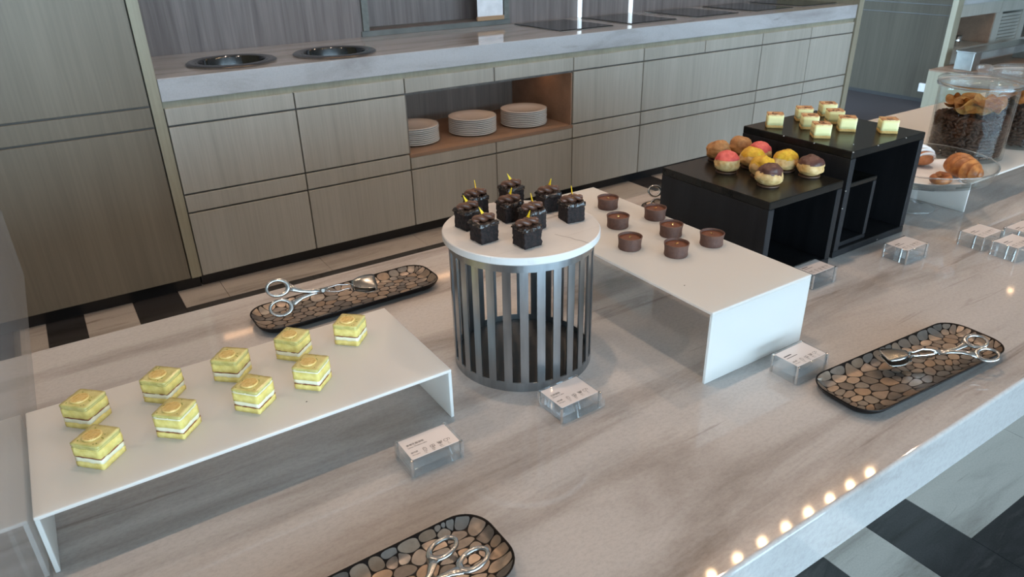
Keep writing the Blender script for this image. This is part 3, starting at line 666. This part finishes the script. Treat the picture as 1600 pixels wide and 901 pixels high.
def pebble_mesh(poly, R, cap=False):
    cx = sum(v[0] for v in poly)/len(poly); cy = sum(v[1] for v in poly)/len(poly)
    rad = sum(math.hypot(v[0]-cx, v[1]-cy) for v in poly)/len(poly)
    if rad < .0022: return None
    k = 1-.00055/rad; P = [(cx+(x-cx)*k, cy+(y-cy)*k) for x, y in poly]
    Q = []
    for _ in range(2):
        Q = []
        for i in range(len(P)):
            a, b = P[i], P[(i+1) % len(P)]
            if math.hypot(a[0]-b[0], a[1]-b[1]) < .0007: Q.append(((a[0]+b[0])/2, (a[1]+b[1])/2)); continue
            Q.append((a[0]*.75+b[0]*.25, a[1]*.75+b[1]*.25)); Q.append((a[0]*.25+b[0]*.75, a[1]*.25+b[1]*.75))
        P = Q
    bm = bmesh.new(); n = len(P); base = [bm.verts.new((x, y, tray_z(x, y)-.0002)) for x, y in P]
    top = [bm.verts.new((cx+(x-cx)*.98, cy+(y-cy)*.98, tray_z(x, y)+.0005)) for x, y in P]; c = bm.verts.new((cx, cy, tray_z(cx, cy)+.00055))
    for i in range(n): j = (i+1) % n; bm.faces.new((base[i], base[j], top[j], top[i])); bm.faces.new((top[i], top[j], c))
    return bm
def tray(label, x, y, rot, seed):
    t = thing('serving_tray', label, 'tray', (x, y, .9003), rot)
    bm = bmesh.new(); loops = []
    for ins, z in ((.016, 0.0), (.010, .0008), (.003, .0068), (.0, .0120), (.0003, .0130), (.001, .0128)): loops.append([(px, py, z) for px, py in roundrect(TW-2*ins, TD-2*ins, TR-ins, 8)])
    for ins in (.003, .006, .009, .012, .015, .018): u = (ins-.001)/.017; loops.append([(px, py, .0030+.0095*(1-u)**2) for px, py in roundrect(TW-2*ins, TD-2*ins, TR-ins, 8)])
    loft(bm, loops); sh = mesh_obj('shell', bm, TRAY, t, 'auto')
    R = random.Random(seed*7)
    for poly in cells(seed):
        b = pebble_mesh(poly, R)
        if b: mesh_obj('pebble', b, R.choice(PEB), t, 'auto')
    return t
tray('long pebble-patterned metal tray at the back left, behind the lime cakes', .3185, .957, math.radians(.5), 1)
tray('pebble-patterned metal tray at the right front edge of the counter', .828, .363, math.radians(-3.5), 2)
tray('pebble-patterned metal tray cut off by the bottom edge of the picture', .105, .412, math.radians(1), 3)
tray('pebble-patterned metal tray half hidden behind the black boxes', 1.085, .955, math.radians(0), 4)

# ------------------------------------------------------------------ tongs
def tongs(label, loc, rotz, tilt, spread=.020, sc_=1.0, pitch_=0.0, roll_=.6):
    t = thing('serving_tongs', label, 'tongs', loc); t.rotation_euler = (tilt, pitch_, rotz); t.scale = (sc_, sc_, sc_)
    for s, zo in ((1, .0008), (-1, -.0008)):
        bm = bmesh.new(); cx, cy = -.062, s*spread; n = 32
        loop = [(cx+.0150*math.cos(2*PI*k/n), cy+.0112*math.sin(2*PI*k/n), zo) for k in range(n)]
        sweep(bm, loop, [(.0024+.0012*max(0, math.cos(2*PI*k/n)), .0024) for k in range(n)], 10, True)
        arm = [(cx+.0145, cy-s*.001, zo), (-.040, s*spread*.62, zo), (-.030, s*spread*.32, zo), (-.016, s*spread*.12, zo), (0, 0, zo)]
        sweep(bm, arm, [(.0068, .0020), (.0042, .0020), (.0030, .0018), (.0028, .0016), (.0042, .0014)], 12)
        h = mesh_obj('handle', bm, STEEL, t, True)
        bm = bmesh.new()
        jaw = [(0, 0, zo), (.010, -s*.0035, zo), (.022, -s*.0050, zo), (.034, -s*.0030, zo), (.042, -s*.0028, zo)]
        sweep(bm, jaw, [(.0035, .0012), (.0012, .0045), (.0012, .0055), (.0012, .0030), (.0010, .0050)], 10)
        mesh_obj('jaw_arm', bm, CHROME, t, True)
        bm = bmesh.new(); rows = []   # spoon shaped paddle, wide across z
        for i in range(9):
            u = i/8; x = .042+u*.036; hw = .0055+.0100*math.sin(min(u*1.5, 1)*PI/2) if u < .98 else .0140
            row = [[], []]
            for j in range(7):
                v = (j/6-.5)*2; yy = -s*(.0028+.0030*math.sin(u*PI)*(1-v*v)+.001*(1-u))
                dy, dz = v*hw*math.sin(roll_), v*hw*math.cos(roll_)+s*.0022*math.sin(roll_); row[0].append((x, yy+dy, dz)); row[1].append((x, yy+.0007*s+dy, dz+.0007*s*math.sin(roll_)))
            rows.append(row[0]+row[1][::-1])
        loft(bm, rows); mesh_obj('paddle', bm, PADDLE, t, True)
    bm = bmesh.new(); bmesh.ops.create_cone(bm, cap_ends=True, segments=20, radius1=.0032, radius2=.0026, depth=.0052); mesh_obj('pivot_screw', bm, CHROME, t, 'auto')
    return t
tongs('steel scissor tongs lying on the back left pebble tray', (.276, .940, .9385), math.radians(-13), math.radians(62), .0145, 1.0, 0, -.75)
tongs('steel scissor tongs lying on the right front pebble tray', (.858, .350, .9235), math.radians(180-29), math.radians(-16), .0135, .90, math.radians(3), 1.3)
tongs('steel scissor tongs on the bottom tray, only the finger loops in view', (.147, .389, .9205), math.radians(180+20), math.radians(12), .0195, .95)
tongs('steel scissor tongs on the tray behind the black boxes', (1.012, .950, .9365), math.radians(-10), math.radians(62), .0145, .90, 0, -.75)

# ------------------------------------------------------------------ acrylic labels
def text_mesh(bm, s, size, x, y, z, bold=0):
    cu = bpy.data.curves.new('txt', 'FONT'); cu.body = s; cu.size = size; cu.resolution_u = 2; cu.offset = bold
    o = bpy.data.objects.new('txt', cu); C.objects.link(o); bpy.context.view_layer.update()
    me = bpy.data.meshes.new_from_object(o.evaluated_get(bpy.context.evaluated_depsgraph_get()))
    me.transform(Matrix.Translation((x, y, z))); bm.from_mesh(me)
    bpy.data.objects.remove(o); bpy.data.curves.remove(cu); bpy.data.meshes.remove(me)
def rrblock(bm, w_, d, r, z0, z1, b=.0008):
    loft(bm, [[(x, y, z) for x, y in roundrect(w_-2*i, d-2*i, r, 4)] for i, z in ((b, z0), (0, z0+b), (0, z1-b), (b, z1))])
def icons(bm, z):
    W_ = .00022
    def ring(cx, cy, rx, ry, a0=0, a1=2*PI, n=18): sweep(bm, [(cx+rx*math.cos(a0+(a1-a0)*k/(n-1)), cy+ry*math.sin(a0+(a1-a0)*k/(n-1)), z) for k in range(n)], (W_, .00004), 4)
    def line(p): sweep(bm, [(x, y, z) for x, y in p], (W_, .00004), 4)
    x = -.009   # milk carton
    line([(x-.0016, -.0105), (x-.0016, -.0072), (x-.0008, -.0060), (x+.0010, -.0060), (x+.0018, -.0072), (x+.0018, -.0105), (x-.0016, -.0105)]); line([(x, -.0060), (x, -.0085)])
    x = 0; ring(x-.001, -.0085, .0014, .0018); ring(x+.0014, -.0080, .0013, .0016); ring(x+.0004, -.0095, .0024, .0010, PI, 2*PI)
    x = .009
    for k in range(3): ring(x-.0012+k*.0004, -.0065-k*.0012, .0013, .0006, PI/2, 2*PI); ring(x+.0016-k*.0004, -.0065-k*.0012, .0013, .0006, -PI, PI/2)
    line([(x, -.0055), (x, -.0108)])
    x = .0175; ring(x-.0012, -.0080, .0022, .0022); ring(x+.0022, -.0074, .0013, .0015, -PI/2, PI)
def label_block(x, y, rot, label, zh, en, w_=.0635, d=.0430, shift=0.0, h=.0205):
    t = thing('label_block', label, 'label', (x, y, .9003), rot)
    bm = bmesh.new(); rrblock(bm, w_, d, .003, 0, .0098); lo = mesh_obj('base_slab', bm, ACRYL, t, 'auto'); lo.location = (shift, -shift*.3, 0)
    bm = bmesh.new(); rrblock(bm, w_, d, .003, .0102, h-.0004); mesh_obj('cover_slab', bm, ACRYL, t, 'auto')
    bm = bmesh.new(); loft(bm, [[(px, py, z) for px, py in roundrect(w_-.008, d-.008, .001, 2)] for z in (h-.00035, h-.0001)]); cd_ = mesh_obj('card', bm, PAPER, t)
    bm = bmesh.new(); z = h-.00005
    text_mesh(bm, zh, .0034, -.0235, .0045, z, .00002) if zh else None
    text_mesh(bm, en, .0031, -.0235, .0005, z, .00002) if en else None
    if not zh:   # unreadable print in the photograph: plain grey strokes of the same length
        add_box(bm, -.0235, -.010, .0052, .0068, z, z+.00004); add_box(bm, -.0235, -.004, .0012, .0022, z, z+.00004)
    text_mesh(bm, '過敏原', .0028, -.0245, -.0085, z, .00002); text_mesh(bm, 'Allergens', .0024, -.0245, -.0122, z)
    for xx, a_, b_ in ((-.0115, '牛奶', 'Milk'), (-.0025, '雞蛋', 'Eggs'), (.0065, '麩質', 'Gluten'), (.0160, '豆', 'Soy')): text_mesh(bm, a_, .0019, xx, -.0133, z); text_mesh(bm, b_, .0016, xx, -.0155, z)
    icons(bm, z+.00003); mesh_obj('print', bm, INK, cd_)
    if zh is not None:
        for sx in (-1, 1):
            for sy in (-1, 1):
                bm = bmesh.new(); lathe(bm, [(0, .0), (.0017, .0), (.0017, h), (.0011, h+.0002), (0, h+.0002)], 14)
                mg = mesh_obj('magnet', bm, CHROME, t, 'auto'); mg.location = (sx*(w_/2-.0030), sy*(d/2-.0030), 0); mg.scale = (1, 1, 1)
    return t
label_block(.252, .5605, 0, 'clear acrylic label reading Lime Cheesecake, beside the low riser leg', '青檸乳酪蛋糕', 'Lime Cheesecake')
label_block(.4305, .5485, math.radians(1.5), 'clear acrylic label reading Classic Cake, at the foot of the drum stand', '古典蛋糕', 'Classic Cake', .0620, .0485, .004)
label_block(.7135, .4445, 0, 'clear acrylic label in front of the tall white riser, beside the right tray', '', '', .062, .0425, .001, .0245)
label_block(.9515, .596, math.radians(0), 'clear acrylic label half hidden behind the white riser, before the low black box', '', '', .060, .043, .001, .0245)
label_block(1.157, .567, math.radians(0), 'clear acrylic label just right of the tall black box front', '', '', .064, .046, .001, .0240)
label_block(1.313, .523, math.radians(-1), 'clear acrylic label below the pastry stand, leftmost of the three right-hand ones', '', '', .066, .046, .001, .0245)
label_block(1.311, .468, math.radians(-2), 'clear acrylic label at the right edge, frontmost of the three right-hand ones', '', '', .066, .046, .001, .0240)
label_block(1.392, .487, math.radians(-1), 'clear acrylic label at the right edge, farthest right of the three right-hand ones', '', '', .066, .046, .001, .0245)

# ------------------------------------------------------------------ pastry stand
PX, PY = 1.3955, .694
t = thing('glass_pastry_stand', 'footed clear glass pastry bowl holding croissants beside the tall black box', 'stand', (PX, PY, .9003))
bm = bmesh.new(); lathe(bm, [(0, 0), (.040, 0), (.0425, .001), (.0425, .0025), (.020, .006), (.009, .012), (.0075, .030), (.009, .055), (.024, .068), (0, .068)], 48); mesh_obj('foot', bm, ACRYL, t, 'auto')
bm = bmesh.new(); sweep(bm, [(.0420*math.cos(2*PI*k/64), .0420*math.sin(2*PI*k/64), .0022) for k in range(64)], (.0014, .0014), 8, True); mesh_obj('foot_rim', bm, SOLID, t, True)
bm = bmesh.new(); lathe(bm, [(0, .0725), (.108, .0725), (.121, .078), (.1265, .096), (.129, .0985), (.130, .097), (.1235, .0755), (.111, .0695), (0, .0690)], 72); mesh_obj('bowl', bm, GLASS, t, 'auto')
bm = bmesh.new(); sweep(bm, [(.1290*math.cos(2*PI*k/72), .1290*math.sin(2*PI*k/72), .0985) for k in range(72)], (.0013, .0013), 8, True); mesh_obj('rim', bm, SOLID, t, True)
o = bmesh.new(); n = 40; g = [[None]*n for _ in range(n)]
for i in range(n):
    for j in range(n):
        x, y = (i/(n-1)-.5)*.175, (j/(n-1)-.5)*.135; r = math.hypot(x, y); z = .0738+max(0, r-.085)*.35+.0008*noise.noise(Vector((x*30, y*30, 1))); g[i][j] = o.verts.new((x, y, z))
for i in range(n-1):
    for j in range(n-1): o.faces.new((g[i][j], g[i+1][j], g[i+1][j+1], g[i][j+1]))
pl = mesh_obj('paper_liner', o, WHITE, None, True); pl.location = (PX, PY, .9003); pl.rotation_euler = (0, 0, .6); md = pl.modifiers.new('s', 'SOLIDIFY'); md.thickness = .0003; tag(pl, 'white paper sheet under the croissants in the glass bowl', 'paper')
CR = M('croissant_crust', (.50, .20, .055), (.26, .085, .022), .42, scale=70, stretch=(1, 1, 1), bmp=.6, bscale=160, lo=.38, hi=.62)
CR2 = M('spiral_crust', (.42, .15, .04), (.20, .06, .018), .4, scale=70, bmp=.6)
ICE = M('white_icing', (.85, .82, .80), (.8, .77, .75), .3, scale=60)
def croissant(name, label, loc, rotz, L_=.085, R_=.021, mat=CR, bend=.9, cat='croissant'):
    t = thing(name, label, cat, loc, rotz); bm = bmesh.new(); n, m = 90, 26; rings = []
    for i in range(n):
        u = i/(n-1)*2-1; a = u*bend; Rb = L_/(2*bend); c = Vector((Rb*math.sin(a), Rb*(math.cos(a)-1), 0)); tn = Vector((math.cos(a), -math.sin(a), 0)); sd = Vector((math.sin(a), math.cos(a), 0))
        ph = (u*4.5) % 1.0; w_ = (1-abs(u)**2.4)**.62; r = R_*w_*(.86+.17*ph)+.0012
        ring = []
        for k in range(m):
            b = 2*PI*k/m; z = math.sin(b); rr = r*(1+.05*noise.noise(Vector((u*6, b, loc[0]*50)))); p = c+sd*(rr*math.cos(b))+Vector((0, 0, rr*z*(.92 if z > 0 else .55)))
            ring.append(bm.verts.new(p+Vector((0, 0, R_*.52))))
        rings.append(ring)
    for a, b in zip(rings, rings[1:]):
        for k in range(m): bm.faces.new((a[k], a[(k+1) % m], b[(k+1) % m], b[k]))
    bm.faces.new(rings[0][::-1]); bm.faces.new(rings[-1]); mesh_obj('crust', bm, mat, t, True)
    return t
croissant('croissant', 'golden brown croissant lying in the glass pastry bowl', (1.420, .630, .9778), math.radians(47), .102, .0265)
ic = croissant('iced_croissant', 'croissant striped with white icing in the glass pastry bowl', (1.440, .727, .9765), math.radians(-112), .078, .0225, M('rolled_crust', (.52, .20, .08), (.35, .12, .04), .45, scale=60), .35)
bm = bmesh.new()
for k in range(7):
    x = -.030+k*.010; pts = []
    for q in range(11): b = PI*(.04+.92*q/10); w_ = (1-abs((x)/.039)**2.4)**.62 if abs(x) < .039 else .1; rr = .0225*w_*1.03+.0015; pts.append((x+.006*math.sin(q*.5), rr*math.cos(b)-.004*abs(x/.05), rr*math.sin(b)*.92+.0125))
    sweep(bm, pts, (.0030, .0012), 8, upv=(1, 0, .01))
mesh_obj('icing', bm, ICE, ic, True)
t = thing('spiral_pastry', 'flat brown spiral pastry at the front of the glass bowl', 'pastry', (1.347, .632, .9765), .3); t.scale = (.72, .72, .72)
bm = bmesh.new()
for lvl, (tu, r0) in enumerate(((3.0, .006),)):
    pts = [((r0+.0055*a)*math.cos(a*1.0), (r0+.0055*a)*math.sin(a)*.72, .013-.0004*a) for a in [k*.25 for k in range(28)]]
    sweep(bm, pts, [(.0085, .0095)]*27+[(.004, .005)], 12)
mesh_obj('crust', bm, CR2, t, True)

# ------------------------------------------------------------------ jars with coffee beans and orange slices
BEAN = M('coffee_bean', (.060, .028, .017), (.035, .016, .010), .6, scale=60, spec=.12); ORG = M('dried_orange', (.74, .40, .12), (.50, .22, .05), .5, scale=90, bmp=.5); PITH = M('orange_rind', (.60, .30, .08), None, .6)
def jar(x, y, label, seed, n_sl):
    R = random.Random(seed); t = thing('glass_jar', label, 'jar', (x, y, .9603)); r = .0735; h = .150
    bm = bmesh.new(); lathe(bm, [(0, 0), (r-.002, 0), (r, .002), (r, h-.006), (r+.001, h), (r-.002, h), (r-.003, h-.006), (r-.003, .006), (0, .006)], 64); mesh_obj('glass_wall', bm, GLASS, t, 'auto')
    bm = bmesh.new(); lathe(bm, [(0, h+.004), (r+.001, h+.001), (r+.0055, h+.003), (r+.006, h+.008), (r+.002, h+.011), (.030, h+.013), (.011, h+.015), (.009, h+.022), (.0145, h+.027), (.0150, h+.033), (.010, h+.037), (0, h+.038)], 56); mesh_obj('lid', bm, ACRYL, t, 'auto')
    bm = bmesh.new(); sweep(bm, [((r+.003)*math.cos(2*PI*k/64), (r+.003)*math.sin(2*PI*k/64), h-.001) for k in range(64)], (.0035, .0035), 8, True); mesh_obj('collar', bm, SOLID, t, True)
    # beans: outer wall layer, top layer, and a packed core
    verts = []; faces = []
    U, W_ = 7, 5
    unit = []
    for i in range(W_+1):
        for k in range(U): a = PI*i/W_; unit.append(Vector((math.cos(a)*.0056, math.sin(a)*math.cos(2*PI*k/U)*.0040, math.sin(a)*math.sin(2*PI*k/U)*.0033)))
    uf = [(i*U+k, i*U+(k+1) % U, (i+1)*U+(k+1) % U, (i+1)*U+k) for i in range(W_) for k in range(U)]
    def bean(p, mt):
        b = len(verts); verts.extend([mt @ v + p for v in unit]); faces.extend([tuple(b+q for q in f) for f in uf])
    top = .084
    for layer in range(12):
        for k in range(46):
            a = 2*PI*(k+.5*(layer % 2)+R.uniform(-.25, .25))/46; z = .0105+layer*.0066+R.uniform(-.001, .001); rr = r-.0078-R.uniform(0, .0015)
            mt = (Matrix.Rotation(a+PI/2, 3, 'Z') @ Matrix.Rotation(R.uniform(-.9, .9), 3, 'Y') @ Matrix.Rotation(R.uniform(-.3, .3), 3, 'X'))
            bean(Vector((rr*math.cos(a), rr*math.sin(a), z)), mt)
    for k in range(260):
        rr = (r-.009)*math.sqrt(R.random()); a = R.uniform(0, 2*PI); bean(Vector((rr*math.cos(a), rr*math.sin(a), top+R.uniform(-.002, .006)*(1-rr/r))), Matrix.Rotation(R.uniform(0, 6), 3, 'Z') @ Matrix.Rotation(R.uniform(-.6, .6), 3, 'X'))
    me = bpy.data.meshes.new('coffee_beans'); me.from_pydata([tuple(v) for v in verts], [], faces); me.materials.append(BEAN)
    for p in me.polygons: p.use_smooth = True
    b = bpy.data.objects.new('coffee_beans', me); C.objects.link(b); b.location = (x, y, .9603); b['kind'] = 'stuff'; tag(b, 'dark roasted coffee beans filling the %s' % label.split(',')[0], 'coffee beans')
    bm = bmesh.new(); lathe(bm, [(0, .0075), (r-.013, .0075), (r-.013, top-.003), (0, top-.003)], 32)
    cr_ = mesh_obj('bean_core', bm, BEAN, b)
    for k in range(n_sl):
        bm = bmesh.new(); rr = R.uniform(.019, .024); n = 22; cup = R.uniform(.0, .22); ph = R.uniform(0, 6)
        rings = []
        for q, f in enumerate((.0, .35, .7, .93, 1.0)):
            ring = [bm.verts.new((rr*f*math.cos(2*PI*i/n), rr*f*math.sin(2*PI*i/n), rr*cup*f*f*math.cos(2*(2*PI*i/n)+ph)*.8+.003*f*math.sin(3*2*PI*i/n+k))) for i in range(n)] if f else [bm.verts.new((0, 0, 0))]
            rings.append(ring)
        for a_, b_ in zip(rings, rings[1:]):
            for i in range(n):
                f_ = bm.faces.new((a_[0], b_[i], b_[(i+1) % n])) if len(a_) == 1 else bm.faces.new((a_[i], b_[i], b_[(i+1) % n], a_[(i+1) % n]))
                if b_ is rings[-1]: f_.material_index = 1
        bmesh.ops.solidify(bm, geom=bm.faces[:], thickness=.0009)
        o = mesh_obj('dried_orange_slice', bm, [ORG, PITH], None, True)
        ang = 2*PI*k*.381966; rad = (r-.032)*math.sqrt((k+.5)/n_sl)*1.0
        o.location = (x+rad*math.cos(ang), y+rad*math.sin(ang), .9603+top+.010+.026*(1-rad/(r-.03))*R.uniform(.3, 1.2)+k*.0007); o.rotation_euler = (R.uniform(-.75, .75), R.uniform(-.75, .75), R.uniform(0, 6))
        tag(o, 'dried orange slice lying on the beans inside the %s' % label.split(',')[0], 'orange slice', 'dried orange slices in the %s' % label.split(',')[0])
    return t
jar(1.628, .728, 'left glass jar, lidded, of coffee beans and dried orange slices', 3, 22)
jar(1.815, .715, 'right glass jar, lidded, of coffee beans, at the picture edge', 5, 14)

# ------------------------------------------------------------------ ceiling lamps
for i, (x, y) in enumerate(DOWN):
    t = thing('ceiling_downlight', 'round recessed warm ceiling downlight above the counters, back row added for brightness', 'downlight', (x, y, 2.9), 0, 'ceiling downlights')
    bm = bmesh.new(); lathe(bm, [(.024, -.012), (.04, -.012), (.04, -.001), (.024, -.001)], 24, True); mesh_obj('bezel', bm, ALU, t)
    bm = bmesh.new(); lathe(bm, [(0, -.006), (.022, -.006), (.022, -.001), (0, -.001)], 24); mesh_obj('lamp_lens', bm, WARM, t)
t = thing('light_track', 'slim ceiling track of small warm bulbs over the buffet counter', 'light track', (2.3, 1.36, 2.9))
box('rail', 1.4, 3.4, 1.345, 1.375, 2.88, 2.899, BLACKPLINTH, t)
for k in range(8):
    bm = bmesh.new(); bmesh.ops.create_icosphere(bm, subdivisions=2, radius=.020); mesh_obj('bulb', bm, WARM_B, t, True, (-.43+k*.163, .02, -.045))
# crumbs
CRM2 = M('dark_crumb', (.05, .03, .02), None, .8)
for i, (x, y, z) in enumerate(((.1005, .690, .9653), (.0935, .694, .9653), (.153, .640, .9653), (1.0905, .655, 1.0847), (.62, .56, 1.0003))):
    bm = bmesh.new(); bmesh.ops.create_icosphere(bm, subdivisions=1, radius=.0007); bmesh.ops.scale(bm, vec=(1.4, 1, .6), verts=bm.verts)
    bmesh.ops.translate(bm, vec=(0, 0, .00045), verts=bm.verts)
    o = mesh_obj('crumb', bm, CRM2 if i != 3 else WHITE); o.location = (x, y, z)
    tag(o, ('dark crumb between the third lime cakes', 'tiny dark crumb left of the third lime cakes', 'dark crumb near the front rim of the low riser', 'white crumb on the tall black box top', 'dark crumb near the bent front edge of the tall white riser')[i], 'crumb')
